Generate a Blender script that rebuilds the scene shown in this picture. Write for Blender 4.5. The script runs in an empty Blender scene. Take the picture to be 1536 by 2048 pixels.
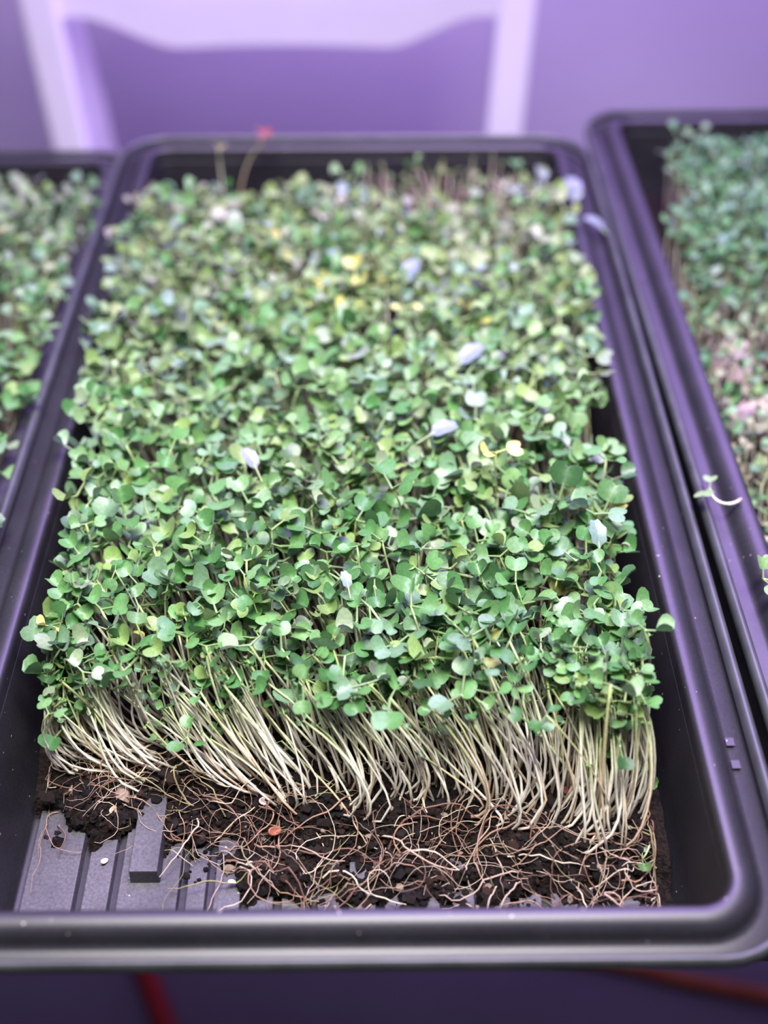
import bpy, bmesh, math, random
import numpy as np
from mathutils import Vector, Matrix, Euler

rng = np.random.default_rng(11)
random.seed(11)
R = math.radians
scene = bpy.context.scene
COL = scene.collection

# ------------------------------------------------------------------ camera
FPX = 2262.0                      # focal length in pixels of the 1536x2048 frame
cam_d = bpy.data.cameras.new('camera')
cam = bpy.data.objects.new('camera', cam_d); COL.objects.link(cam)
cam.location = (0.0142, -0.170, 0.420)
cam.rotation_euler = (R(45.3), 0, R(-0.47))
cam_d.sensor_fit = 'VERTICAL'; cam_d.sensor_height = 36.0
cam_d.lens = 36.0 * FPX / 2048.0
cam_d.clip_start = 0.01
cam_d.dof.use_dof = True
cam_d.dof.focus_distance = 0.455
cam_d.dof.aperture_fstop = 3.3
scene.camera = cam

# ------------------------------------------------------------------ world, lights, exposure
w = bpy.data.worlds.new('world'); scene.world = w; w.use_nodes = True
bg = w.node_tree.nodes['Background']
bg.inputs['Color'].default_value = (0.42, 0.36, 0.62, 1); bg.inputs['Strength'].default_value = 0.16

def area(name, loc, target, sx, sy, power, color):
    l = bpy.data.lights.new(name, 'AREA'); l.shape = 'RECTANGLE'
    l.size = sx; l.size_y = sy; l.energy = power; l.color = color
    o = bpy.data.objects.new(name, l); COL.objects.link(o)
    o.location = loc
    o.rotation_euler = (Vector(target) - Vector(loc)).to_track_quat('-Z', 'Y').to_euler()
    return o
# white lamp over the front of the trays, violet grow lamp over their far end
area('white_lamp', (0.05, 0.06, 0.88), (0.0, 0.24, 0.03), 0.55, 0.22, 8.0, (1.0, 0.97, 0.93)).data.spread = R(95)
area('violet_grow_lamp', (0.20, 0.66, 0.82), (0.10, 0.70, 0.0), 1.0, 0.62, 30.0, (0.50, 0.29, 1.0))

vs = scene.view_settings
vs.view_transform = 'Standard'; vs.look = 'None'; vs.exposure = 0.0; vs.gamma = 1.0
vs.use_curve_mapping = False

# ------------------------------------------------------------------ helpers
def tag(o, label=None, cat=None, group=None, kind=None):
    if label: o['label'] = label
    if cat: o['category'] = cat
    if group: o['group'] = group
    if kind: o['kind'] = kind
    return o

def empty(name, loc=(0, 0, 0), rz=0.0):
    o = bpy.data.objects.new(name, None); COL.objects.link(o)
    o.location = loc; o.rotation_euler = (0, 0, rz); o.empty_display_size = 0.01
    return o

def link(name, me, mat, parent=None):
    o = bpy.data.objects.new(name, me); COL.objects.link(o)
    if mat is not None and len(me.materials) == 0: me.materials.append(mat)
    if parent is not None: o.parent = parent
    return o

def np_mesh(name, V, faces, col=None, smooth=True):
    """faces: list of (n,3) or (n,4) int arrays"""
    me = bpy.data.meshes.new(name)
    V = np.asarray(V, dtype=np.float32)
    faces = [np.asarray(f) for f in faces if len(f)]
    nl = sum(f.size for f in faces); npol = sum(len(f) for f in faces)
    me.vertices.add(len(V)); me.vertices.foreach_set('co', V.ravel())
    me.loops.add(nl); me.polygons.add(npol)
    li = np.concatenate([f.ravel() for f in faces]).astype(np.int32)
    tot = np.concatenate([np.full(len(f), f.shape[1], np.int32) for f in faces])
    st = np.concatenate([[0], np.cumsum(tot)[:-1]]).astype(np.int32)
    me.loops.foreach_set('vertex_index', li)
    me.polygons.foreach_set('loop_start', st)
    me.polygons.foreach_set('use_smooth', np.full(npol, smooth, dtype=bool))
    if col is not None:
        a = me.attributes.new('col', 'FLOAT_COLOR', 'POINT')
        c = np.ones((len(V), 4), np.float32); c[:, :3] = col
        a.data.foreach_set('color', c.ravel())
    me.update(calc_edges=True); me.validate()
    return me

def bm_obj(name, bm, mat, parent=None, smooth=False, bevel=0.0):
    me = bpy.data.meshes.new(name)
    bmesh.ops.recalc_face_normals(bm, faces=bm.faces)
    bm.to_mesh(me); bm.free()
    if smooth: me.polygons.foreach_set('use_smooth', np.ones(len(me.polygons), bool))
    o = link(name, me, mat, parent)
    if bevel:
        m = o.modifiers.new('bevel', 'BEVEL'); m.width = bevel; m.segments = 3
        m.limit_method = 'ANGLE'
    return o

def add_box(bm, lo, hi):
    vs_ = [bm.verts.new((x, y, z)) for x in (lo[0], hi[0]) for y in (lo[1], hi[1]) for z in (lo[2], hi[2])]
    for f in ((0, 1, 3, 2), (4, 6, 7, 5), (0, 4, 5, 1), (2, 3, 7, 6), (0, 2, 6, 4), (1, 5, 7, 3)):
        bm.faces.new([vs_[i] for i in f])

def add_hex(bm, bot, top):
    """prism between two quads (lists of 4 points)"""
    a = [bm.verts.new(p) for p in bot]; b = [bm.verts.new(p) for p in top]
    bm.faces.new(a[::-1]); bm.faces.new(b)
    for i in range(4):
        j = (i + 1) % 4
        bm.faces.new((a[i], a[j], b[j], b[i]))

def tubes(P, rad, sides, ref=(1.0, 0.0, 0.0)):
    """P (n,k,3) centre lines, rad (n,k) -> verts (n,k*sides,3), quads (n,q,4), plus an end cap fan as quads-free"""
    n, k, _ = P.shape
    T = np.gradient(P, axis=1)
    T /= np.linalg.norm(T, axis=2, keepdims=True) + 1e-12
    ref = np.broadcast_to(np.asarray(ref, float), T.shape)
    A = np.cross(T, ref); A /= np.linalg.norm(A, axis=2, keepdims=True) + 1e-9
    B = np.cross(T, A)
    th = np.arange(sides) * 2 * math.pi / sides
    V = P[:, :, None, :] + rad[:, :, None, None] * (np.cos(th)[None, None, :, None] * A[:, :, None, :] + np.sin(th)[None, None, :, None] * B[:, :, None, :])
    V = V.reshape(n, k * sides, 3)
    q = []
    for i in range(k - 1):
        for s in range(sides):
            s2 = (s + 1) % sides
            q.append((i * sides + s, i * sides + s2, (i + 1) * sides + s2, (i + 1) * sides + s))
    return V, np.array(q)

def stack(V, q):
    n, m, _ = V.shape
    F = (q[None] + (np.arange(n) * m)[:, None, None]).reshape(-1, q.shape[1])
    return V.reshape(-1, 3), F

def bezier(P0, P1, P2, P3, k):
    t = np.linspace(0, 1, k)[None, :, None]
    return ((1 - t) ** 3) * P0[:, None] + 3 * ((1 - t) ** 2) * t * P1[:, None] + 3 * (1 - t) * t * t * P2[:, None] + t ** 3 * P3[:, None]

# ------------------------------------------------------------------ materials
def mat_new(name):
    m = bpy.data.materials.new(name); m.use_nodes = True
    nt = m.node_tree; b = nt.nodes['Principled BSDF']
    return m, nt, b

def noise(nt, scale, detail=4, rough=0.55):
    tc = nt.nodes.new('ShaderNodeTexCoord'); n = nt.nodes.new('ShaderNodeTexNoise')
    n.inputs['Scale'].default_value = scale; n.inputs['Detail'].default_value = detail; n.inputs['Roughness'].default_value = rough
    nt.links.new(tc.outputs['Object'], n.inputs['Vector'])
    return n

def ramp(nt, src, stops):
    r = nt.nodes.new('ShaderNodeValToRGB'); e = r.color_ramp.elements
    while len(e) < len(stops): e.new(0.5)
    for el, (p, c) in zip(e, stops): el.position = p; el.color = (*c, 1)
    nt.links.new(src, r.inputs['Fac'])
    return r

def bump(nt, b, src, strength, dist):
    bp = nt.nodes.new('ShaderNodeBump'); bp.inputs['Strength'].default_value = strength; bp.inputs['Distance'].default_value = dist
    nt.links.new(src, bp.inputs['Height']); nt.links.new(bp.outputs['Normal'], b.inputs['Normal'])

def plain(name, c1, c2, scale, rough, spec=0.5, bstr=0.0, bdist=0.0005, detail=4, lo=0.35, hi=0.65):
    m, nt, b = mat_new(name)
    n = noise(nt, scale, detail)
    r = ramp(nt, n.outputs['Fac'], [(lo, c1), (hi, c2)])
    nt.links.new(r.outputs['Color'], b.inputs['Base Color'])
    b.inputs['Roughness'].default_value = rough
    b.inputs['Specular IOR Level'].default_value = spec
    if bstr: bump(nt, b, n.outputs['Fac'], bstr, bdist)
    return m

def dusty_plastic(name, base, dust, amount, rough, spec):
    """black plastic with a veil of fine dust and a few mineral specks"""
    m, nt, b = mat_new(name)
    n1 = noise(nt, 35, 6); n2 = noise(nt, 900, 3); n3 = noise(nt, 420, 1)
    mul = nt.nodes.new('ShaderNodeMath'); mul.operation = 'MULTIPLY'
    nt.links.new(n1.outputs['Fac'], mul.inputs[0]); nt.links.new(n2.outputs['Fac'], mul.inputs[1])
    r = ramp(nt, mul.outputs[0], [(0.12, base), (0.12 + 0.38 / max(amount, 0.05), dust)])
    sp = ramp(nt, n3.outputs['Fac'], [(0.78, (0, 0, 0)), (0.80, (1, 1, 1))])
    mx = nt.nodes.new('ShaderNodeMix'); mx.data_type = 'RGBA'
    nt.links.new(sp.outputs['Color'], mx.inputs['Factor'])
    nt.links.new(r.outputs['Color'], mx.inputs[6]); mx.inputs[7].default_value = (0.32, 0.29, 0.27, 1)
    nt.links.new(mx.outputs[2], b.inputs['Base Color'])
    b.inputs['Roughness'].default_value = rough
    b.inputs['Specular IOR Level'].default_value = spec
    bump(nt, b, n2.outputs['Fac'], 0.12, 0.0003)
    return m

M = {}
M['tray'] = dusty_plastic('black_plastic', (0.010, 0.010, 0.012), (0.030, 0.029, 0.034), 0.6, 0.45, 0.35)
M['rim'] = dusty_plastic('black_rim_plastic', (0.010, 0.010, 0.013), (0.026, 0.026, 0.030), 0.8, 0.45, 0.62)
M['lip'] = plain('lip_plastic_painted_light', (0.026, 0.030, 0.030), (0.044, 0.050, 0.049), 60, 0.42, 0.6)  # paler grey-green than the rim puts the light caught by the lip into colour
M['rib'] = dusty_plastic('dusty_floor_plastic', (0.028, 0.027, 0.033), (0.105, 0.10, 0.115), 0.9, 0.5, 0.4)
M['wall'] = plain('painted_wall', (0.58, 0.57, 0.58), (0.63, 0.62, 0.63), 3, 0.75, 0.25)
M['floor'] = plain('concrete_floor', (0.17, 0.165, 0.18), (0.23, 0.225, 0.24), 2.2, 0.7, 0.3, detail=8)
M['table'] = plain('dark_tabletop', (0.020, 0.020, 0.023), (0.032, 0.032, 0.036), 30, 0.5, 0.4)
M['metal'] = plain('dark_metal', (0.05, 0.05, 0.055), (0.08, 0.08, 0.085), 30, 0.4, 0.5)
M['chair'] = plain('white_plastic', (0.80, 0.79, 0.80), (0.84, 0.83, 0.84), 12, 0.32, 0.5)
M['red'] = plain('red_rubber', (0.42, 0.010, 0.010), (0.55, 0.02, 0.015), 40, 0.5, 0.4)
M['orange'] = plain('orange_cable', (0.50, 0.12, 0.03), (0.60, 0.17, 0.05), 40, 0.5, 0.4)
M['soil'] = plain('dark_soil', (0.004, 0.003, 0.003), (0.024, 0.016, 0.013), 520, 0.95, 0.15, 1.0, 0.004, detail=8)

def attr_mat(name, rough, spec, transl, bumps=0.0, sheen=0.0):
    m, nt, b = mat_new(name)
    at = nt.nodes.new('ShaderNodeAttribute'); at.attribute_name = 'col'
    n = noise(nt, 700, 3)
    r = ramp(nt, n.outputs['Fac'], [(0.3, (0.82, 0.82, 0.82)), (0.7, (1.1, 1.1, 1.1))])
    mx = nt.nodes.new('ShaderNodeMix'); mx.data_type = 'RGBA'; mx.blend_type = 'MULTIPLY'
    mx.inputs['Factor'].default_value = 1.0
    nt.links.new(at.outputs['Color'], mx.inputs[6]); nt.links.new(r.outputs['Color'], mx.inputs[7])
    nt.links.new(mx.outputs[2], b.inputs['Base Color'])
    b.inputs['Roughness'].default_value = rough; b.inputs['Specular IOR Level'].default_value = spec
    if sheen:
        b.inputs['Sheen Weight'].default_value = sheen; b.inputs['Sheen Roughness'].default_value = 0.4
    if bumps: bump(nt, b, n.outputs['Fac'], bumps, 0.0004)
    if transl:
        t = nt.nodes.new('ShaderNodeBsdfTranslucent'); ms = nt.nodes.new('ShaderNodeMixShader')
        nt.links.new(mx.outputs[2], t.inputs['Color'])
        ms.inputs['Fac'].default_value = transl
        out = nt.nodes['Material Output']
        nt.links.new(b.outputs[0], ms.inputs[1]); nt.links.new(t.outputs[0], ms.inputs[2])
        nt.links.new(ms.outputs[0], out.inputs['Surface'])
    return m
M['leaf'] = attr_mat('cotyledon_leaf', 0.42, 0.55, 0.28, 0.25, 0.15)
M['stem'] = attr_mat('juicy_stem', 0.38, 0.5, 0.15)
M['root'] = attr_mat('root_fibre', 0.6, 0.3, 0.0)
M['crumb'] = attr_mat('soil_crumb', 0.9, 0.2, 0.0)

# ------------------------------------------------------------------ the room
FLOOR_Z = -0.77
bm = bmesh.new(); add_box(bm, (-1.8, -1.2, FLOOR_Z - 0.05), (2.0, 1.34, FLOOR_Z))
tag(bm_obj('floor', bm, M['floor']), 'grey concrete floor under the tray table', None, None, 'structure')
bm = bmesh.new(); add_box(bm, (-1.8, 1.34, FLOOR_Z - 0.05), (2.0, 1.42, 1.7))
tag(bm_obj('wall_back', bm, M['wall']), 'plain pale grey wall behind the white chair', None, None, 'structure')

# table under the trays
table = empty('table', (0.07, 0.33, FLOOR_Z))
tag(table, 'dark table carrying the three black seedling trays', 'table')
TX0, TX1, TY0, TY1 = -0.60, 0.60, -0.308, 0.31
bm = bmesh.new(); add_box(bm, (TX0, TY0, 0.746), (TX1, TY1, 0.77)); bm_obj('table_top', bm, M['table'], table, bevel=0.003)
for x in (TX0 + 0.03, TX1 - 0.07):
    for y in (TY0 + 0.03, TY1 - 0.07):
        bm = bmesh.new(); add_hex(bm, [(x + .005, y + .005, 0), (x + .035, y + .005, 0), (x + .035, y + .035, 0), (x + .005, y + .035, 0)],
                                  [(x, y, .746), (x + .04, y, .746), (x + .04, y + .04, .746), (x, y + .04, .746)])
        bm_obj('leg', bm, M['metal'], table, bevel=0.002)

# ------------------------------------------------------------------ trays
def rrect(hx, hy, r, nc=8):
    r = max(r, 0.001); pts = []
    for cx, cy, a0 in ((hx - r, hy - r, 0), (-hx + r, hy - r, 90), (-hx + r, -hy + r, 180), (hx - r, -hy + r, 270)):
        for i in range(nc + 1):
            a = R(a0 + 90 * i / nc); pts.append((cx + r * math.cos(a), cy + r * math.sin(a)))
    return pts

def sweep_rect(profile, hx, hy, rad, closed=False, cap_first=False, cap_last=False):
    rings = []
    for d, z in profile:
        rings.append([(x, y, z) for x, y in rrect(hx + (d * 1.30 if d > 0 else d), hy + d, rad + d)])   # flange wider along the sides
    n = len(rings[0]); V = np.array(rings).reshape(-1, 3); F = []
    m = len(profile)
    for i in range(m if closed else m - 1):
        i2 = (i + 1) % m
        for j in range(n):
            j2 = (j + 1) % n
            F.append((i * n + j, i * n + j2, i2 * n + j2, i2 * n + j))
    me = bpy.data.meshes.new('sweep')
    faces = [tuple(f) for f in F]
    if cap_first: faces.append(tuple(range(n))[::-1])
    if cap_last: faces.append(tuple((m - 1) * n + j for j in range(n)))
    me.from_pydata([tuple(v) for v in V], [], faces); me.update()
    bmm = bmesh.new(); bmm.from_mesh(me); bmesh.ops.recalc_face_normals(bmm, faces=bmm.faces); bmm.to_mesh(me); bmm.free()
    return me

def smooth_mesh(me):
    me.polygons.foreach_set('use_smooth', np.ones(len(me.polygons), bool)); return me

HX, HY = 0.14, 0.273
TRAY_ME = {}
def make_tray(cx, cy, label, rz=0.0):
    t = empty('seed_tray', (cx, cy, 0), rz); tag(t, label, 'tray', 'black seedling trays')
    if not TRAY_ME:
        # pan: inner floor + inner wall up to the bead, back down the outside
        inner = [(-0.0140, 0.0020), (-0.0125, 0.0022), (-0.0118, 0.0030), (-0.0095, 0.0220), (-0.0075, 0.0400), (-0.0065, 0.0500), (-0.0063, 0.0512), (-0.0062, 0.0520)]
        outer = [(-0.0040, 0.0515), (-0.0055, 0.0390), (-0.0078, 0.0210), (-0.0105, 0.0012), (-0.0120, 0.0000)]
        TRAY_ME['pan'] = smooth_mesh(sweep_rect(inner + outer, HX, HY, 0.018, cap_first=True, cap_last=True))
        # rim: rounded inner bead, then a sunk channel
        prof = [(-0.0062, 0.0515), (-0.0062, 0.0525), (-0.0062, 0.0575), (-0.0061, 0.0590), (-0.0056, 0.0601), (-0.0045, 0.0607), (-0.0025, 0.0608), (-0.0004, 0.0604), (0.0014, 0.0593),
                (0.0026, 0.0575), (0.0034, 0.0553), (0.0042, 0.0538), (0.0056, 0.0531), (0.0112, 0.0531), (0.0117, 0.0526), (0.0106, 0.0518), (0.0060, 0.0516), (-0.0030, 0.0512)]
        TRAY_ME['rim'] = smooth_mesh(sweep_rect(prof, HX, HY, 0.018, closed=True))
        lip = []
        for i in range(10):
            a = 2 * math.pi * i / 10
            lip.append((0.0122 + 0.0018 * math.cos(a), 0.0570 + 0.0036 * math.sin(a)))
        TRAY_ME['lip'] = smooth_mesh(sweep_rect(lip, HX, HY, 0.018, closed=True))
    link('pan', TRAY_ME['pan'], M['tray'], t)
    link('rim', TRAY_ME['rim'], M['rim'], t)
    link('outer_lip', TRAY_ME['lip'], M['lip'], t)
    return t

tray_mid = make_tray(0.0, 0.273, 'long black plastic tray in the middle with a torn seedling mat and bare ribbed floor')
tray_left = make_tray(-0.3062, 0.284, 'black plastic tray of dense seedlings cut off by the left picture edge')
tray_left.scale = (1, 1, 0.74)     # a shallower tray, its flange tucked under the middle one
tray_right = make_tray(0.3188, 0.312, 'black plastic tray of patchy seedlings reaching farther back, cut off at the right edge', R(0.5))

# ribs moulded in the floor of the middle tray (others are buried under soil)
def rib_box(x0, x1, y0, y1, h):
    bm = bmesh.new(); s = min(0.0012, h * 0.6)
    add_hex(bm, [(x0, y0, 0.0015), (x1, y0, 0.0015), (x1, y1, 0.0015), (x0, y1, 0.0015)],
            [(x0 + s * .4, y0 + s, 0.0015 + h), (x1 - s * .4, y0 + s, 0.0015 + h), (x1 - s * .4, y1 - s, 0.0015 + h), (x0 + s * .4, y1 - s, 0.0015 + h)])
    bm_obj('floor_rib', bm, M['rib'], tray_mid, bevel=0.0004)
edges = [-0.1255, -0.1030, -0.0890, -0.0630, -0.0515, -0.0385, -0.0250, -0.0120, 0.0010, 0.0140, 0.0270, 0.0400, 0.0530, 0.0660, 0.0790, 0.0920, 0.1060, 0.1250]
Y0, Y1 = -0.258, 0.25
for i in range(len(edges) - 1):
    a, b_ = edges[i], edges[i + 1]
    g = 0.0009 if i % 2 == 0 else 0.0016
    if i == 2:     # wide rib carrying the short raised block
        rib_box(a + g, b_ - g, Y0, Y1, 0.0038)
        rib_box(-0.0835, -0.0715, -0.273 + 0.043, -0.1, 0.0115)
    else:
        rib_box(a + g, b_ - g, Y0, Y1, 0.0042 if i % 2 else 0.0050)
# two faint raised marks on the side flange
for y in (0.062, 0.072):
    bm = bmesh.new(); add_box(bm, (0.1464, y - 0.273, 0.0538), (0.1496, y - 0.273 + 0.0035, 0.0546)); bm_obj('moulded_mark', bm, M['rim'], tray_mid)

# ------------------------------------------------------------------ white chair tucked behind the table
chair = empty('chair', (-0.072, 0.865, FLOOR_Z)); tag(chair, 'white plastic chair standing against the wall behind the trays', 'chair')
ZT = -FLOOR_Z
def post(side):
    bm = bmesh.new()
    lv = [(-FLOOR_Z - 0.33, 0.225, 0.185), (-FLOOR_Z - 0.12, 0.223, 0.150), (-FLOOR_Z + 0.03, 0.226, 0.105), (-FLOOR_Z + 0.16, 0.226, 0.06), (-FLOOR_Z + 0.22, 0.21, 0.045)]
    rings = []
    for z, hx, dep in lv:
        o_, i_ = side * (hx + 0.006), side * (hx - 0.030)
        rings.append([bm.verts.new(p) for p in ((o_, 0.0, z), (i_, 0.0, z), (i_ + side * 0.012, dep, z), (o_, dep, z))])
    for a, b_ in zip(rings, rings[1:]):
        for i in range(4):
            j = (i + 1) % 4; bm.faces.new((a[i], a[j], b_[j], b_[i]))
    bm.faces.new(rings[0]); bm.faces.new(rings[-1])
    bm_obj('back_post', bm, M['chair'], chair, bevel=0.006)
for s in (-1, 1): post(s)
# top rail: lower edge hangs lower across the middle
bm = bmesh.new(); N = 40; fr, bk = [], []
for i in range(N + 1):
    u = -1 + 2 * i / N; x = 0.200 * u
    e = min(1.0, max(0.0, (abs(u) - 0.47) / 0.48)); e = e * e * (3 - 2 * e)
    zl = ZT - 0.018 + 0.036 * e; zt = ZT + 0.215 - 0.03 * u * u
    bow = 0.028 * (1 - u * u)
    ring = []
    for k in range(7):
        s_ = k / 6.0; z = zl + (zt - zl) * s_
        ring.append(bm.verts.new((x, 0.008 + bow - 0.006 * math.sin(math.pi * s_), z)))
    for k in range(7):
        s_ = 1 - k / 6.0; z = zl + (zt - zl) * s_
        ring.append(bm.verts.new((x, 0.030 + bow, z)))
    fr.append(ring)
for a, b_ in zip(fr, fr[1:]):
    n = len(a)
    for i in range(n):
        j = (i + 1) % n; bm.faces.new((a[i], a[j], b_[j], b_[i]))
bm.faces.new(fr[0]); bm.faces.new(fr[-1])
bm_obj('top_rail', bm, M['chair'], chair)
bm = bmesh.new(); add_box(bm, (-0.225, -0.24, ZT - 0.36), (0.225, 0.16, ZT - 0.33)); bm_obj('seat', bm, M['chair'], chair, bevel=0.012)
for sx in (-1, 1):
    for y in (-0.22, 0.13):
        bm = bmesh.new(); x = sx * 0.20; xb = sx * 0.215; yb = y + (0.02 if y > 0 else -0.01)
        add_hex(bm, [(xb - .018, yb - .018, 0), (xb + .018, yb - .018, 0), (xb + .018, yb + .018, 0), (xb - .018, yb + .018, 0)],
                [(x - .025, y - .025, ZT - .355), (x + .025, y - .025, ZT - .355), (x + .025, y + .025, ZT - .355), (x - .025, y + .025, ZT - .355)])
        bm_obj('leg', bm, M['chair'], chair, bevel=0.006)

# ------------------------------------------------------------------ hose and cable on the floor under the table
def floor_point(px, py, z):
    mw = cam.rotation_euler.to_matrix()
    d = mw @ Vector(((px - 768) / FPX, -(py - 1024) / FPX, -1.0))
    t = (z - cam.location.z) / d.z
    return cam.location + d * t
def tube_obj(name, pts, rad, mat, sides=10, k=40):
    P = np.array([tuple(p) for p in pts]); t = np.linspace(0, len(P) - 1, k)
    C = np.stack([np.interp(t, np.arange(len(P)), P[:, i]) for i in range(3)], 1)
    for _ in range(6): C[1:-1] = 0.25 * C[:-2] + 0.5 * C[1:-1] + 0.25 * C[2:]
    V, q = tubes(C[None], np.full((1, k), rad), sides, (0, 0, 1))
    caps = [np.array([list(range(sides))[::-1]]), np.array([[(k - 1) * sides + i for i in range(sides)]])]
    me = np_mesh(name, V[0], [q] + caps)
    return link(name, me, mat)
rr = 0.0105
a = floor_point(286, 1925, FLOOR_Z + rr); b_ = floor_point(330, 2045, FLOOR_Z + rr); d = b_ - a
tag(tube_obj('garden_hose', [a - d * 3 + Vector((.05, 0, 0)), a - d, a, b_, b_ + d, b_ + d * 3 + Vector((.04, 0, 0))], rr, M['red']), 'straight red hose on the dark floor below the middle tray', 'hose')
rr = 0.007
pts = [floor_point(x, y, FLOOR_Z + rr) for x, y in ((1000, 1880), (1220, 1922), (1380, 1962), (1536, 1992), (1700, 2010))]
tag(tube_obj('power_cable', pts, rr, M['orange']), 'orange cable lying on the floor below the tray corner', 'cable')

# ------------------------------------------------------------------ soil mats
def vnoise(x, y, s, seed):
    """smooth value noise, vectorised"""
    r = np.random.default_rng(seed); T = r.random((64, 64))
    X = x / s; Y = y / s; xi = np.floor(X).astype(int); yi = np.floor(Y).astype(int)
    fx = X - xi; fy = Y - yi; fx = fx * fx * (3 - 2 * fx); fy = fy * fy * (3 - 2 * fy)
    g = lambda i, j: T[i % 64, j % 64]
    return (g(xi, yi) * (1 - fx) + g(xi + 1, yi) * fx) * (1 - fy) + (g(xi, yi + 1) * (1 - fx) + g(xi + 1, yi + 1) * fx) * fy

# front edge of the soil in the middle tray (x -> y)
EX = np.array([-.13, -.118, -.100, -.085, -.070, -.060, -.050, -.035, -.02, 0.0, .03, .06, .09, .13])
EY = np.array([.069, .067, .069, .072, .064, .050, .050, .044, .036, .034, .030, .029, .028, .028])
# where the upright mat (and its seedlings) begins
PX = np.array([-.13, -.105, -.08, -.05, -.02, .01, .04, .07, .10, .13])
PY = np.array([.094, .086, .086, .076, .070, .064, .066, .058, .053, .058])
soil_edge = lambda x: np.interp(x, EX, EY)
plant_edge = lambda x: np.interp(x, PX, PY)

def soil_height(x, y):
    e = soil_edge(x) + (vnoise(x, y, .012, 3) - .5) * .022 + (vnoise(x, y, .005, 4) - .5) * .012
    p = plant_edge(x)
    ramp_ = np.clip((y - (p - .014)) / .014, 0, 1)
    thin = .0042 + .013 * (vnoise(x + .3 * y, y - .2 * x, .010, 5) - .40) + .003 * (vnoise(x + .5 * y, y - .5 * x, .003, 6) - .5)
    full = .0145 + .004 * (vnoise(x, y, .010, 7) - .5) + .003 * (vnoise(x, y, .0035, 8) - .5)
    h = thin * (1 - ramp_) + full * ramp_
    cut = np.clip((y - e) / .006, -1, 1)
    return np.where(cut < 0, cut * .004 - .001, h * np.clip(cut * 1.6, 0, 1)) + .0046

def soil_grid(name, x0, x1, y0, y1, st, hfun, label, zmin):
    xs = np.arange(x0, x1 + st / 2, st); ys = np.arange(y0, y1 + st / 2, st)
    X, Y = np.meshgrid(xs, ys); Z = hfun(X, Y)
    nx, ny = len(xs), len(ys)
    idx = np.arange(nx * ny).reshape(ny, nx)
    q = np.stack([idx[:-1, :-1], idx[:-1, 1:], idx[1:, 1:], idx[1:, :-1]], -1).reshape(-1, 4)
    keep = (Z.ravel()[q].max(1) > zmin)
    q = q[keep]
    V = np.stack([X, Y, np.maximum(Z, zmin - .0008)], -1).reshape(-1, 3)
    used = np.unique(q); mp = np.full(len(V), -1); mp[used] = np.arange(len(used))
    me = np_mesh(name, V[used], [mp[q]])
    o = link(name, me, M['soil'])
    return tag(o, label, 'soil', None, 'stuff')

soil_grid('soil', -.1265, .1265, .020, .520, .0013, soil_height, 'torn dark soil mat with ragged front edge in the middle tray', .0062)
def flat_soil(x, y): return .014 + .005 * (vnoise(x, y, .012, 9) - .5) + .004 * (vnoise(x, y, .004, 10) - .5)
soil_grid('soil', -.425, -.184, .15, .535, .003, flat_soil, 'dark soil under the seedlings of the left tray', 0.0)
soil_grid('soil', .199, .434, .065, .560, .003, flat_soil, 'brown soil showing through gaps in the right tray', 0.0)

# ------------------------------------------------------------------ seedlings
def leaf_template(nt_, cup, droop, twist, petiole, psides, radii):
    """round two-lobed brassica seed leaf along +Y, notch at the tip, on a petiole that starts at the origin"""
    V = [(0, .46 + petiole, 0)]; rr_ = [0.0]
    for r_ in radii:
        for i in range(nt_):
            a_ = 2 * math.pi * i / nt_
            w_ = (a_ + math.pi) % (2 * math.pi) - math.pi          # 0 at the tip
            rad_ = 1.0 - .46 * math.exp(-(w_ / .40) ** 2) + .12 * math.exp(-((abs(w_) - .75) / .40) ** 2) - .12 * math.exp(-((abs(w_) - math.pi) / .55) ** 2)
            x = math.sin(w_) * rad_ * r_ * .56; y = .46 + math.cos(w_) * rad_ * r_ * .46
            z = cup * x * x * 1.8 + .22 * abs(x) - droop * y * y * .40 + twist * x * y
            V.append((x, y + petiole, z)); rr_.append(r_)
    V[0] = (0, .46 + petiole, -droop * .46 ** 2 * .40)
    tri = [(0, 1 + i, 1 + (i + 1) % nt_) for i in range(nt_)]
    q = []
    for k in range(len(radii) - 1):
        for i in range(nt_):
            j = (i + 1) % nt_; q.append((1 + k * nt_ + i, 1 + (k + 1) * nt_ + i, 1 + (k + 1) * nt_ + j, 1 + k * nt_ + j))
    n0 = len(V)
    for k, (yy, zz, r_) in enumerate(((0, -0.06, 0.075), (petiole * .55, -0.03, 0.062), (petiole + 0.16, -0.02, 0.05))):
        for s_ in range(psides):
            a_ = 2 * math.pi * s_ / psides + .6
            V.append((r_ * math.cos(a_), yy, zz + r_ * math.sin(a_)))
    for k in range(2):
        for s_ in range(psides):
            s2 = (s_ + 1) % psides
            q.append((n0 + k * psides + s_, n0 + k * psides + s2, n0 + (k + 1) * psides + s2, n0 + (k + 1) * psides + s_))
    V = np.array(V); isp = np.zeros(len(V)); isp[n0:] = 1
    u = np.zeros(len(V)); u[:n0] = rr_
    tri = np.array(tri); q = np.array(q)
    # triangles are stored as quads' companions: pad to one array of triangles
    T = np.concatenate([tri, q[:, [0, 1, 2]], q[:, [0, 2, 3]]])
    return V, T, isp, u

def templates(nt_, ps, radii):
    return [leaf_template(nt_, c, d, t, p, ps, radii) for c, d, t, p in
            ((0.5, 0.20, 0.1, 0.45), (0.1, 0.45, -0.2, 0.60), (0.9, 0.05, 0.25, 0.40), (-0.3, 0.60, 0.0, 0.55), (0.3, 0.35, 0.30, 0.70), (1.2, 0.25, -0.25, 0.50))]
T_HI = templates(16, 4, (.5, 1.0)); T_LO = templates(11, 3, (1.0,))

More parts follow.
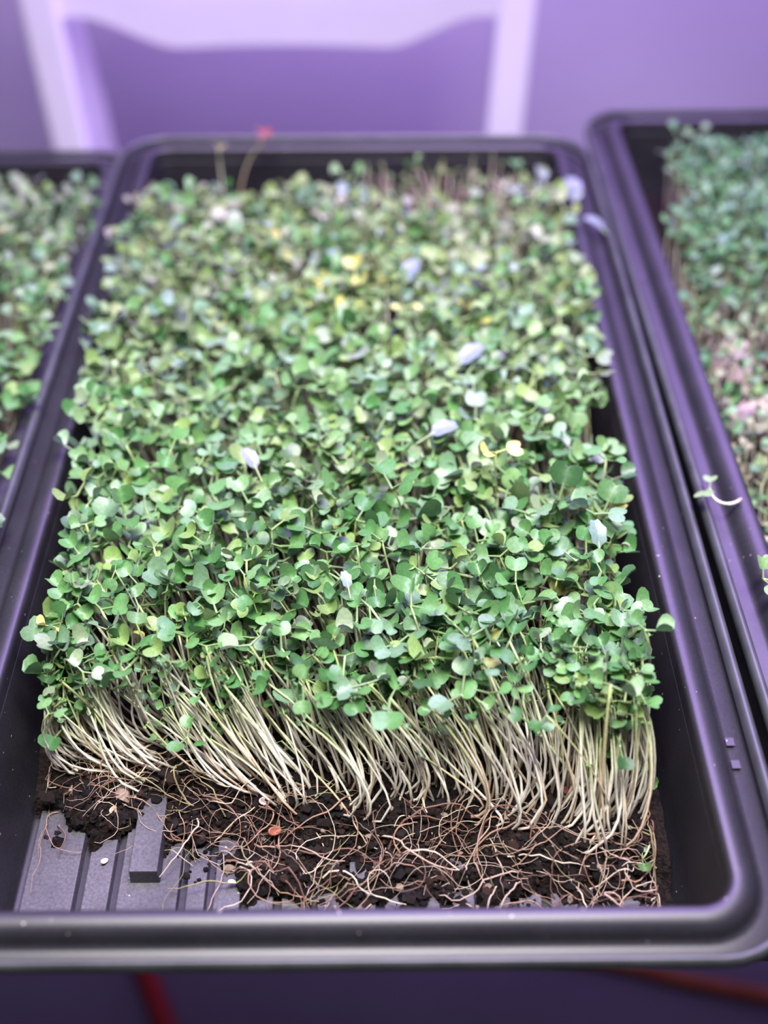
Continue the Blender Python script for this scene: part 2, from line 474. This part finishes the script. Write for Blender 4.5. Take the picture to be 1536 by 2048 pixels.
PAL = np.array([(0.108, 0.228, 0.084), (0.070, 0.175, 0.060), (0.165, 0.282, 0.128), (0.205, 0.285, 0.105), (0.150, 0.240, 0.155), (0.270, 0.320, 0.220), (0.045, 0.110, 0.042)])
PAL = PAL * np.array([.92, 1.08, .84]); PAL[5] *= .85
PALW = np.array([.28, .22, .18, .11, .10, .04, .07])

class Plants:
    pass

def scatter(x0, x1, y0, y1, s, jit=.42):
    xs = np.arange(x0, x1, s); ys = np.arange(y0, y1, s * .92)
    X, Y = np.meshgrid(xs, ys); X = X + (np.arange(len(ys)) % 2)[:, None] * s * .5
    X = X + rng.uniform(-jit, jit, X.shape) * s; Y = Y + rng.uniform(-jit, jit, Y.shape) * s
    return X.ravel(), Y.ravel()

def finish(p, yellow=.012, tint=None):
    """leaf frames, sizes and colours for every plant of the population"""
    n = len(p.base)
    p.n = n
    phi = rng.uniform(0, math.pi, n)
    p.leafR = np.zeros((n, 2, 3, 3)); p.leafS = np.zeros((n, 2)); p.leafT = rng.integers(0, 6, (n, 2))
    tang = p.P[:, -1] - p.P[:, -2]; tang /= np.linalg.norm(tang, axis=1, keepdims=True)
    up = np.array([0, 0.10, 1.0]) * .75 + tang * .25 + rng.normal(0, .13, (n, 3)); up /= np.linalg.norm(up, axis=1, keepdims=True)
    size = rng.normal(.0077, .0015, n).clip(.0042, .0115) * p.size
    for k in range(2):
        az = phi + k * math.pi + rng.normal(0, .35, n)
        d = np.stack([np.cos(az), np.sin(az), np.zeros(n)], 1)
        d -= up * (d * up).sum(1, keepdims=True); d /= np.linalg.norm(d, axis=1, keepdims=True)
        e = rng.normal(R(15), R(15), n)[:, None]
        Yv = d * np.cos(e) + up * np.sin(e)
        Xv = np.cross(Yv, up); Xv /= np.linalg.norm(Xv, axis=1, keepdims=True)
        Zv = np.cross(Xv, Yv)
        ro = rng.normal(0, R(16), n)[:, None]
        X2 = Xv * np.cos(ro) + Zv * np.sin(ro); Z2 = Zv * np.cos(ro) - Xv * np.sin(ro)
        p.leafR[:, k, :, 0] = X2; p.leafR[:, k, :, 1] = Yv; p.leafR[:, k, :, 2] = Z2
        p.leafS[:, k] = size * rng.normal(1, .10, n).clip(.7, 1.3)
    c = PAL[rng.choice(len(PAL), n, p=PALW)] * rng.normal(1, .10, (n, 1)).clip(.7, 1.3)
    p.isyel = rng.random(n) < yellow
    c[p.isyel] = np.array([.52, .54, .14]) * rng.uniform(.8, 1.1, (p.isyel.sum(), 1))
    if tint is not None: c = np.where(p.isyel[:, None], c, tint(p, c))
    p.leafC = c

def build(p, sel, tmpl, sides, kstem, parent_frame=None):
    """geometry of the chosen plants -> (V,F,col) of stems and leaves"""
    out = []
    P = p.P[sel]
    if kstem != P.shape[1]:
        t = np.linspace(0, P.shape[1] - 1, kstem).round().astype(int); P = P[:, t]
    tt = np.linspace(0, 1, kstem)
    rad = p.rad[sel][:, None] * (1.0 - .25 * tt)[None]
    V, q = tubes(P, rad, sides)
    C = np.zeros((len(P), kstem, 3))
    for i, t in enumerate(tt):
        lo = p.stemC0[sel]; mid = p.stemC1[sel]; hi = p.stemC2[sel]
        C[:, i] = (lo + (mid - lo) * min(1, t / .15)) if t < .15 else mid + (hi - mid) * np.clip((t - p.greenT[sel]) / (1 - p.greenT[sel]), 0, 1)[:, None]
    C = np.repeat(C, sides, axis=1)
    stems = (V, q, C)
    leaves = []
    for k in range(2):
        for ti in range(6):
            m = np.where(p.leafT[sel, k] == ti)[0]
            if not len(m): continue
            TV, tq, isp, u = tmpl[ti]; g = sel[m]
            LV = np.einsum('nij,mj->nmi', p.leafR[g, k], TV) * p.leafS[g, k][:, None, None] + p.P[g, -1][:, None]
            col = p.leafC[g][:, None, :] * (1.0 + .10 * (1 - u))[None, :, None]
            pc = p.leafC[g] * .6 + np.array([.25, .33, .12]) * .5
            col = np.where(isp[None, :, None] > 0, pc[:, None, :], col)
            leaves.append((m, k, LV, tq, col))
    return stems, leaves

def mass_object(name, p, sel, tmpl, sides, kstem, label, group=None):
    (V, q, C), leaves = build(p, sel, tmpl, sides, kstem)
    Vs, Fs = stack(V, q)
    e = empty(name, (float(p.base[sel, 0].mean()), float(p.base[sel, 1].min()), 0.01))
    off = np.array(e.location)
    o1 = link('stems', np_mesh('stems', Vs - off, [Fs], C.reshape(-1, 3)), M['stem'], e)
    VV, FF, CC, o = [], [], [], 0
    for m, k, LV, tq, col in leaves:
        v, f = stack(LV, tq); VV.append(v); FF.append(f + o); CC.append(col.reshape(-1, 3)); o += len(v)
    o2 = link('leaves', np_mesh('leaves', np.concatenate(VV) - off, [np.concatenate(FF)], np.concatenate(CC)), M['leaf'], e)
    for x in (e, o1, o2): x['kind'] = 'stuff'
    tag(e, label, 'seedlings')
    return e

CREAM = np.array([.78, .75, .62]); PGREEN = np.array([.36, .47, .16]); BROWN = np.array([.46, .32, .23])

def stem_colors(p, pink=0.0):
    n = len(p.base)
    j = rng.normal(1, .08, (n, 1)).clip(.75, 1.2)
    p.stemC0 = (BROWN + rng.normal(0, .03, (n, 3))).clip(.02, 1) * j
    p.stemC1 = (CREAM + np.array([.02, -.04, .03]) * pink) * j
    old = rng.random(n) < .18; p.stemC1[old] = p.stemC1[old] * np.array([.72, .60, .50])
    p.stemC2 = PGREEN * j
    p.greenT = rng.uniform(.42, .72, n)

# --- middle tray
p = Plants()
bx, by = scatter(-.1225, .1225, .046, .512, .0071)
k_ = (by < np.interp(bx, [-.12, -.03, -.01, .01], [.478, .484, .496, .497])) | ((bx > .015) & (bx < .10)); bx, by = bx[k_], by[k_]
ex, ey = scatter(-.1215, .1215, .046, .14, .0050)          # the torn face shows its stems packed close
k_ = ey < plant_edge(ex) + .024; bx = np.concatenate([bx, ex[k_]]); by = np.concatenate([by, ey[k_]])
extra = np.arange(len(bx)) >= len(bx) - k_.sum()
k_ = by > plant_edge(bx) + (vnoise(bx, by, .010, 21) - .5) * .014
bx, by, extra = bx[k_], by[k_], extra[k_]
# thin, ragged strip at the far right end
patch = (bx > .015) & (bx < .105) & (by > .466) & (by < .489)
k_ = ~(patch & (rng.random(len(bx)) < .93)); bx, by, extra = bx[k_], by[k_], extra[k_]
n = len(bx)
cl = np.sort(rng.uniform(-.122, .122, 13)); near = cl[np.abs(bx[:, None] - cl[None]).argmin(1)]
bx = bx + (near - bx) * .50 * np.exp(-np.clip(by - plant_edge(bx), 0, 1) / .022) * rng.uniform(.5, 1, n)
F = np.exp(-np.clip(by - plant_edge(bx), 0, 1) / .030)
G = np.exp(-np.clip(by - plant_edge(bx), 0, 1) / .075)
lx = F * np.interp(bx, [-.12, -.09, -.05, -.01, .035, .07, .12], [-.016, -.030, -.032, -.026, -.014, .002, .010]) - .003
lx = lx + rng.normal(0, .0060, n) + G * (vnoise(bx, by, .020, 41) - .5) * .022
ly = F * np.interp(bx, [-.12, -.05, .05, .12], [.014, .026, .034, .036]) + rng.normal(0, .006, n)
h = np.interp(by, [.06, .14, .30, .42, .50], [.062, .058, .052, .044, .036]) + rng.normal(0, .0058, n) + (vnoise(bx, by, .05, 22) - .5) * .008
h = h - F * np.interp(bx, [-.12, -.05, .03, .07, .12], [.022, .012, .008, .0, .0])
h = h * (1 - G * np.abs(rng.normal(0, .20, n)))
ly = ly + G * rng.normal(0, .008, n); lx = lx + G * rng.normal(0, .005, n)
short = (rng.random(n) < F * np.interp(bx, [-.12, -.06, 0, .05, .08], [.24, .26, .28, .22, .08]) + .05) ; h = np.where(short, h * rng.uniform(.42, .80, n), h)
nearback = (by > .482) & (bx > .01) & (bx < .11); h = np.where(nearback, .043 + rng.normal(0, .005, n), h)
base = np.stack([bx, by, np.full(n, .0145)], 1)
base[:, 2] = np.maximum(soil_height(bx, by) - .003, .006)
top = base + np.stack([lx, ly, h], 1)
wob = rng.normal(0, .5, n)
limr = np.interp(by, [.08, .2, .35, .5], [.115, .120, .128, .130]); liml = np.interp(by, [.08, .2, .28, .35, .5], [.116, .118, .128, .136, .134])
top[:, 0] += np.clip((np.abs(bx) - .10) / .02, 0, 1) * np.sign(bx) * np.clip((by - .22) / .12, 0, 1) * .012
top[:, 0] = np.clip(top[:, 0], -liml + rng.uniform(0, .007, n), limr - rng.uniform(0, .007, n)); top[:, 1] = np.minimum(top[:, 1], .515)
# stems sweep sideways out of the torn soil before rising
sw = F * np.interp(bx, [-.12, -.05, .02, .08, .12], [.012, .016, -.014, -.020, -.006]) + rng.normal(0, .006, n) + F * (vnoise(bx, by, .018, 42) - .5) * .03
P1 = base + np.stack([-sw * .9, rng.normal(0, .003, n) - F * .006, h * .22], 1)
P2 = base + np.stack([lx * .55 - sw * .5 + rng.normal(0, .004, n), ly * .45, h * .70], 1)
P1[:, 0] = P1[:, 0].clip(-.1215, .1215); P2[:, 0] = P2[:, 0].clip(-.123, .123)
p.base = base; p.P = bezier(base, P1, P2, top, 10)
p.rad = rng.normal(.00058, .00010, n).clip(.00036, .00085)
p.size = np.where(short, rng.uniform(.65, 1.0, n), 1.0) * (1 - .15 * F) * (1 - .35 * F * (bx < -.035) * (rng.random(n) < .6)) * np.where(extra, rng.choice([.25, .75], n), 1.0)
p.size[nearback] = np.where(rng.random(nearback.sum()) < .90, .20, .8)
stem_colors(p); p.greenT[nearback] = .97; p.stemC1[nearback] *= np.array([.95, .80, .85]); F_mid = F
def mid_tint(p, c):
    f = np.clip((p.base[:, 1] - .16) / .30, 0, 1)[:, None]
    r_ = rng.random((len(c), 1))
    warm = np.array([.31, .36, .13]); pale = np.array([.40, .34, .26]); blue = np.array([.30, .34, .40])  # blue: lavender-grey for a few leaves, reflected purple light put into their colour
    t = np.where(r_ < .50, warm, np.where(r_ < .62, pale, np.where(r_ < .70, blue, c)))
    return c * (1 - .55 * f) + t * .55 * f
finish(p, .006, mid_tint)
mid = p

# --- which seedlings show largest: small depth buffer
Mw = np.array(cam.rotation_euler.to_matrix()); CL = np.array(cam.location)
def project(X):
    c = (X - CL) @ Mw
    d = -c[..., 2]
    return np.stack([768 + FPX * c[..., 0] / d, 1024 - FPX * c[..., 1] / d], -1), d
SC = 4; BW, BH = 1536 // SC, 2048 // SC
zb = np.full((BH, BW), 1e9); ib = np.full((BH, BW), -1, int)
def splat(px, py, rx, d, i):
    x0, x1 = int(max(0, px - rx)), int(min(BW - 1, px + rx)); y0, y1 = int(max(0, py - rx * .6)), int(min(BH - 1, py + rx * .6))
    if x1 < x0 or y1 < y0: return
    z = zb[y0:y1 + 1, x0:x1 + 1]; m = z > d
    z[m] = d; ib[y0:y1 + 1, x0:x1 + 1][m] = i
for k in range(2):
    cen = mid.P[:, -1] + mid.leafR[:, k, :, 1] * (mid.leafS[:, k] * .9)[:, None]
    pp, dd = project(cen)
    for i in range(mid.n):
        splat(pp[i, 0] / SC, pp[i, 1] / SC, .45 * mid.leafS[i, k] * FPX / dd[i] / SC, dd[i], i)
for j in range(10):
    pp, dd = project(mid.P[:, j])
    for i in range(mid.n): splat(pp[i, 0] / SC, pp[i, 1] / SC, 1.0, dd[i], i)
cnt = np.bincount(ib[ib >= 0], minlength=mid.n)
hero = np.argsort(-cnt)[:290]
is_hero = np.zeros(mid.n, bool); is_hero[hero] = True

def hero_label(i):
    b = mid.base[i]; t = mid.P[i, -1]; c = mid.leafC[i]
    lum = c.sum()
    if mid.isyel[i]: colr = 'yellow-leaved'
    elif lum > .72: colr = 'pale green'
    elif c[2] > c[0] * 1.02: colr = 'bluish green'
    elif lum > .50: colr = 'mid green'
    else: colr = 'dark green'
    lean = t[0] - b[0]
    lw = 'toppling left' if lean < -.022 else 'leaning left' if lean < -.008 else 'leaning right' if lean > .006 else 'upright'
    x = t[0]
    xs = ('touching the left wall', 'near the left wall', 'left of centre', 'at mid-width', 'right of centre', 'near the right wall', 'touching the right wall')[int(np.searchsorted([-.100, -.065, -.022, .022, .065, .100], x))]
    dep = b[1] - plant_edge(b[0])
    ys = ('torn edge', 'behind torn edge', 'front canopy', 'middle canopy', 'far canopy')[int(np.searchsorted([.010, .035, .08, .15], dep))]
    sz = mid.leafS[i].mean()
    hs = 'short' if t[2] < .050 else 'tall' if t[2] > .082 else 'broad' if sz > .0088 else 'small' if sz < .0066 else ''
    return f'{hs} {colr} seedling {lw}, {xs}, {ys}'.strip()

def make_seedling(i, pl, label, group):
    sel = np.array([i])
    (V, q, C), leaves = build(pl, sel, T_HI, 6, 10)
    e = empty('seedling', tuple(pl.base[i])); off = pl.base[i]
    tag(e, label, 'seedling', group)
    caps = np.array([[9 * 6 + s for s in range(6)]])
    link('stem', np_mesh('stem', V[0] - off, [q, caps], C[0]), M['stem'], e)
    for m, k, LV, tq, col in leaves:
        link('seed_leaf', np_mesh('seed_leaf', LV[0] - off, [tq], col[0]), M['leaf'], e)
    return e
by_label = {}
for i in hero: by_label.setdefault(hero_label(i), []).append(int(i))
ORD = ('leftmost', 'second', 'third', 'fourth', 'fifth', 'sixth', 'seventh', 'eighth')
for lab, ids in by_label.items():
    ids.sort(key=lambda i: mid.P[i, -1, 0])
    for k, i in enumerate(ids):
        if len(ids) == 1: l2 = lab
        elif k == len(ids) - 1: l2 = lab + ', rightmost such'
        elif k == 0: l2 = lab + ', leftmost such'
        else: l2 = lab + ', ' + ORD[min(k, 7)] + ' from left'
        make_seedling(i, mid, l2, 'seedlings at the front of the middle tray')
rest = np.where(~is_hero)[0]
mass_object('seedling_mass', mid, rest, T_HI, 5, 8, 'dense carpet of small green seedlings filling the middle tray')

# --- side trays
def side_population(x0, x1, y0, y1, s, hmean, dens, size, edge_drop):
    q = Plants(); bx, by = scatter(x0, x1, y0, y1, s)
    k_ = rng.random(len(bx)) < dens(bx, by); bx, by = bx[k_], by[k_]
    n = len(bx)
    h = hmean(bx, by) + rng.normal(0, .005, n)
    base = np.stack([bx, by, np.full(n, .013)], 1)
    top = base + np.stack([rng.normal(0, .006, n) + np.clip((bx - (x1 - .02)) / .02, 0, 1) * edge_drop * .8 - np.clip(((x0 + .02) - bx) / .02, 0, 1) * edge_drop * .8, rng.normal(0, .006, n), h], 1)
    top[:, 0] = np.clip(top[:, 0], x0 - edge_drop, x1 + edge_drop)
    P1 = base + np.stack([rng.normal(0, .003, n), rng.normal(0, .003, n), h * .3], 1)
    P2 = base + (top - base) * .6 + rng.normal(0, .003, (n, 3))
    q.base = base; q.P = bezier(base, P1, P2, top, 6); q.rad = np.full(n, .0006); q.size = np.full(n, size)
    stem_colors(q, 1.0); return q
left = side_population(-.415, -.184, .17, .503, .0060, lambda x, y: np.interp(y, [.2, .35, .5], [.052, .047, .034]), lambda x, y: np.ones_like(x), 1.0, .020)
def left_tint(p, c):
    r_ = rng.random((len(c), 1)); f = np.clip((p.base[:, 1] - .26) / .2, 0, 1)[:, None] * .5
    t = np.where(r_ < .4, np.array([.34, .36, .24]), np.where(r_ < .55, np.array([.40, .34, .30]), c))
    return c * (1 - f) + t * f
finish(left, .012, left_tint)
mass_object('seedling_mass', left, np.arange(left.n), T_LO, 4, 5, 'blurred carpet of green seedlings in the tray at the left edge')
def right_h(x, y):
    return np.interp(y, [.12, .30, .36, .44, .54], [.026, .028, .036, .050, .047])
def right_d(x, y):
    bald = np.exp(-(((x - .226) / .016) ** 2 + ((y - .362) / .020) ** 2)) + np.exp(-(((x - .232) / .026) ** 2 + ((y - .308) / .014) ** 2))
    return np.clip(np.where(y < .36, .80, 1.0) - 1.1 * bald, 0, 1) * ((x > .216) | (y < .44))
right = side_population(.199, .43, .09, .540, .0054, right_h, right_d, .78, .006)
def right_tint(p, c):
    f = np.clip((.40 - p.base[:, 1]) / .10, 0, 1)[:, None]
    g = c * .6 + np.array([.10, .24, .12]) * .4
    r_ = rng.random((len(c), 1)); b_ = np.where(r_ < .35, np.array([.36, .32, .18]), np.where(r_ < .5, np.array([.30, .20, .13]), c))
    return g * (1 - .6 * f) + b_ * .6 * f
finish(right, .004, right_tint)
mass_object('seedling_mass', right, np.arange(right.n), T_LO, 4, 5, 'blurred patchy carpet of fine seedlings in the tray at the right edge')

def root_mound(cx, cy, rx, ry, hz, label):
    xs = np.linspace(-1, 1, 34); X, Y = np.meshgrid(xs, xs); r2 = X * X + Y * Y
    Z = hz * np.clip(1 - r2, 0, 1) ** .6 * (.55 + .9 * vnoise(X * rx + cx, Y * ry + cy, .004, 31)) + .012 - .004 * (r2 > 1)
    V = np.stack([cx + X * rx, cy + Y * ry, Z], -1).reshape(-1, 3); idx = np.arange(34 * 34).reshape(34, 34)
    q_ = np.stack([idx[:-1, :-1], idx[:-1, 1:], idx[1:, 1:], idx[1:, :-1]], -1).reshape(-1, 4)
    q_ = q_[(r2.ravel()[q_].min(1) < 1.0)]
    cc_ = np.array([.62, .50, .47])[None] * (.75 + .4 * vnoise(V[:, 0], V[:, 1], .003, 32))[:, None]
    tag(link('root_fuzz', np_mesh('root_fuzz', V, [q_], cc_), M['root']), label, 'roots', None, 'stuff')
root_mound(.224, .362, .013, .018, .016, 'small pale pink patch of root fuzz in the right tray')
root_mound(.230, .308, .024, .013, .016, 'wide pale pink patch of root fuzz in the right tray near its rim')

# --- single odd seedlings that stand out
def odd(base, top, label, size=1.0, color=(.16, .28, .14), p1=None, p2=None, leafdir=None, rad=.0007, pink=0, tip=None):
    q = Plants(); q.base = np.array([base], float); T = np.array([top], float)
    a = np.array([p1], float) if p1 else q.base + (T - q.base) * .33 + np.array([[0, 0, .004]])
    b = np.array([p2], float) if p2 else q.base + (T - q.base) * .66 + np.array([[0, 0, .003]])
    q.P = bezier(q.base, a, b, T, 10); q.rad = np.array([rad]); q.size = np.array([size])
    stem_colors(q, pink); finish(q, 0.0); q.leafC[:] = color; q.isyel[:] = False
    return make_seedling(0, q, label, None)
FP = lambda x, y, z: tuple(floor_point(x, y, z))
odd(FP(1482, 998, .0625), FP(1419, 976, .067), 'loose seedling with pale curled stem lying across the right tray rim', .80, (.22, .34, .15), p1=FP(1462, 1016, .0640), p2=FP(1424, 1010, .0645), rad=.0008)
odd(FP(1562, 1195, .050), FP(1528, 1158, .068), 'single green seedling leaning over the rim where the picture ends at right', .85, (.16, .30, .10))
odd((.117, .062, .006), (.116, .046, .016), 'tiny green seedling alone in the front right corner of the middle tray', .62, (.10, .20, .06), p1=(.122, .060, .02), p2=(.121, .050, .02), rad=.0005)
odd((.1205, .075, .008), (.1195, .072, .030), 'small bright green seedling against the right tray wall near the front', .75, (.10, .21, .06))
odd((-.086, .506, .014), (-.0865, .511, .0765), 'tall thin yellowish seedling at the far end of the middle tray', .8, (.36, .34, .12))
odd((-.118, .235, .014), (-.1275, .226, .070), 'round-leaved seedling sticking out over the left wall shadow', 1.1, (.22, .36, .20))

# true leaves: a few larger single leaves lying on the canopy, reflected violet light put into their bluish colour
def round_leaf(px, py, z, size, color, rz, tilt, label, name='fallen_leaf', scal=0.06):
    pos = floor_point(px, py, z)
    nu, nr = 26, 5; V = [(0, 0, .0)]
    for r_ in range(1, nr + 1):
        for i in range(nu):
            a = 2 * math.pi * i / nu; rr_ = r_ / nr * (1 + scal * math.sin(7 * a) * (r_ / nr) ** 2)
            x, y = rr_ * math.cos(a) * .62, rr_ * math.sin(a)
            V.append((x, y, .22 * x * x + .10 * abs(x) - .18 * y * y))
    F3 = [(0, 1 + i, 1 + (i + 1) % nu) for i in range(nu)]; F4 = []
    for r_ in range(nr - 1):
        for i in range(nu):
            j = (i + 1) % nu; F4.append((1 + r_ * nu + i, 1 + (r_ + 1) * nu + i, 1 + (r_ + 1) * nu + j, 1 + r_ * nu + j))
    V = np.array(V) * size
    me = np_mesh(name, V, [np.array(F3), np.array(F4)], np.tile(np.array(color), (len(V), 1)))
    e = empty(name, pos); e.rotation_euler = (tilt, .1, rz)
    tag(e, label, 'leaf')
    link('blade', me, M['leaf'], e)
    P = np.array([[(0, -size * 2.1, -size * .55), (0, -size * 1.5, -size * .35), (0, -size * .9, -size * .12), (0, size * .75, -size * .06)]])
    v, q_ = tubes(P, np.array([[.00045, .00045, .0004, .00015]]), 6)
    link('midrib', np_mesh('midrib', v[0], [q_], np.tile(np.array([.34, .42, .22]), (len(v[0]), 1))), M['stem'], e)
BL = (.20, .25, .29)
round_leaf(942, 706, .082, .0075, BL, -.9, .35, 'large blue-grey leaf tilted upward in the far middle canopy')
round_leaf(888, 856, .084, .0066, BL, -1.2, .15, 'flat blue-grey leaf edged by a yellow one in the canopy centre')
round_leaf(820, 540, .078, .0075, BL, -.5, .5, 'small blurred lavender-grey leaf standing out far back in the canopy')
round_leaf(1195, 1065, .086, .0060, (.17, .27, .22), .2, .5, 'round scalloped blue-green leaf near the right wall of the middle tray', scal=.10)
round_leaf(152, 1222, .050, .0042, (.20, .32, .27), .3, .5, 'small round blue-green leaf near the left wall of the middle tray', scal=.08)
round_leaf(692, 1158, .086, .0036, (.24, .32, .32), .4, .5, 'tiny scalloped grey-blue leaf in the centre of the front canopy', scal=.10)
round_leaf(500, 915, .084, .0055, (.22, .26, .27), .7, .45, 'silvery lavender leaf folded in the front left canopy')
round_leaf(1190, 445, .0645, .0075, (.22, .27, .30), 1.2, .4, 'pale blue leaf hanging by the far right rim of the middle tray')
round_leaf(1146, 375, .0655, .0090, (.22, .27, .30), .2, .45, 'blurred pale blue leaf at the far right corner of the middle tray')

# ------------------------------------------------------------------ roots, crumbs, seed hulls
nR = 330
bx = rng.uniform(-.122, .122, nR); by = soil_edge(bx) + rng.beta(1.2, 1.8, nR) * (plant_edge(bx) - soil_edge(bx) + .018) - .003
k = 14; P = np.zeros((nR, k, 3)); ang = rng.uniform(0, 2 * math.pi, nR); step = rng.uniform(.0010, .0036, nR); dang = rng.normal(0, .14, nR)
pos = np.stack([bx, by, soil_height(bx, by).clip(.006) + .001], 1)
zz = rng.uniform(.002, .010, nR)
for j in range(k):
    P[:, j] = pos
    ang = ang + dang + rng.normal(0, .22, nR); dang = dang * .9 + rng.normal(0, .07, nR)
    pos = pos + np.stack([np.cos(ang) * step, np.sin(ang) * step * .8, np.zeros(nR)], 1)
    pos[:, 0] = pos[:, 0].clip(-.1205, .1205); pos[:, 1] = pos[:, 1].clip(.020, None)
    hgt = np.maximum(soil_height(pos[:, 0], pos[:, 1]), .0066)
    pos[:, 2] = hgt + .0006 + zz * math.sin(math.pi * (j + 1) / k) * .8
rad = (.00012 + .00036 * rng.random(nR) ** 2.2)[:, None] * np.linspace(1, .55, k)[None]
V, q = tubes(P, rad, 5, (0.03, 0.02, 1))
rc = np.array([(.42, .32, .24), (.30, .19, .13), (.16, .09, .065), (.52, .45, .33), (.25, .23, .11)])[rng.choice(5, nR, p=[.22, .28, .24, .16, .10])]
Vs, Fs = stack(V, q)
tag(link('root_tangle', np_mesh('root_tangle', Vs, [Fs], np.repeat(rc, k * 5, axis=0)), M['root']), 'tangle of thin beige roots over the torn front of the soil', 'roots', None, 'stuff')

ico = bmesh.new(); bmesh.ops.create_icosphere(ico, subdivisions=1, radius=1); ico.verts.ensure_lookup_table()
IV = np.array([v.co[:] for v in ico.verts]); IF = np.array([[v.index for v in f.verts] for f in ico.faces]); ico.free()
def crumbs(name, x, y, z, s, cols, label):
    n = len(x)
    V = IV[None] * (1 + rng.normal(0, .22, (n, len(IV), 1))) * s[:, None, None] * rng.uniform(.6, 1.3, (n, 1, 3))
    V = V + np.stack([x, y, z], 1)[:, None]
    v, f = stack(V, IF)
    return tag(link(name, np_mesh(name, v, [f], np.repeat(cols, len(IV), axis=0), smooth=False), M['crumb']), label, 'soil', None, 'stuff')
n = 5200
x = rng.uniform(-.121, .121, n); y = soil_edge(x) - .008 + rng.beta(1.1, 1.6, n) * .075
k_ = (y > .022) & ((soil_height(x, y) > .0063) | (rng.random(n) < .16)); x, y = x[k_], y[k_]; n = len(x)
cc = np.array([(.005, .004, .004), (.012, .008, .007), (.026, .014, .010), (.010, .008, .010), (.25, .19, .15)])[rng.choice(5, n, p=[.40, .30, .17, .10, .03])]
s = rng.gamma(2.0, .00042, n).clip(.0003, .0030)
crumbs('soil_crumbs', x, y, np.maximum(soil_height(x, y), .0058) + s * .3, s, cc, 'dark soil crumbs scattered along the torn front edge')

def hull(px, py, z, size, color, label, rz=0.0, name='seed_hull'):
    pos = floor_point(px, py, z)
    V = IV.copy(); bmh = bmesh.new(); bmesh.ops.create_uvsphere(bmh, u_segments=12, v_segments=8, radius=1)
    for v in bmh.verts:
        v.co.x *= 1.25 + .15 * v.co.x; v.co.y *= .85; v.co.z *= .62
        if v.co.z > .25: v.co.z = .25 + (v.co.z - .25) * -.6      # hollow, split side
        v.co *= size
    me = bpy.data.meshes.new(name); bmh.to_mesh(me); bmh.free()
    me.polygons.foreach_set('use_smooth', np.ones(len(me.polygons), bool))
    a_ = me.attributes.new('col', 'FLOAT_COLOR', 'POINT'); a_.data.foreach_set('color', np.tile(np.array([*color, 1.0], np.float32), len(me.vertices)))
    o = link(name, me, M['root']); o.location = pos; o.rotation_euler = (.7, .5, rz); o.scale = (.85, .72, .80)
    return tag(o, label, 'seed hull')
PALE = (.62, .52, .42); RED = (.22, .05, .03)
hull(208, 1722, .0075, .0017, PALE, 'pale seed hull alone on the bare ribbed tray floor', .8)
hull(529, 1602, .019, .0027, (.72, .58, .52), 'pinkish white seed hull lying on roots left of centre', .2)
hull(685, 1402, .062, .0024, RED, 'dark red seed hull caught on a leaf at the stem tops', 1.2)
hull(548, 1662, .014, .0030, (.28, .10, .06), 'rusty orange seed hull in the soil below the stems', .5)
hull(1328, 1657, .0075, .0014, (.75, .68, .62), 'small white seed hull at the foot of the right tray wall', .3)
hull(1262, 1686, .016, .0026, (.58, .50, .38), 'tan seed hull near the swept stems by the right wall', 1.3)
hull(1050, 1676, .014, .0018, (.66, .62, .55), 'white seed hull in the soil right of centre', 1.0)
hull(500, 1728, .012, .0018, (.70, .60, .50), 'cream seed hull on loose soil near the front rim', .4)
hull(463, 1764, .010, .0016, (.78, .74, .72), 'tiny white hull on the front soil near the bare ribs', .1)
hull(228, 1620, .014, .0026, (.50, .36, .22), 'tan seed hull at the left end of the torn soil', .9)
hull(1130, 1580, .030, .0022, (.13, .03, .03), 'dark maroon seed hull among the pale stems at right', .9)
odd((-.078, .505, .014), (-.0585, .511, .0785), 'blurred dried reddish brown seedling above the far end of the middle tray', 1.25, (.20, .055, .045), p1=(-.078, .507, .045), p2=(-.070, .510, .070))
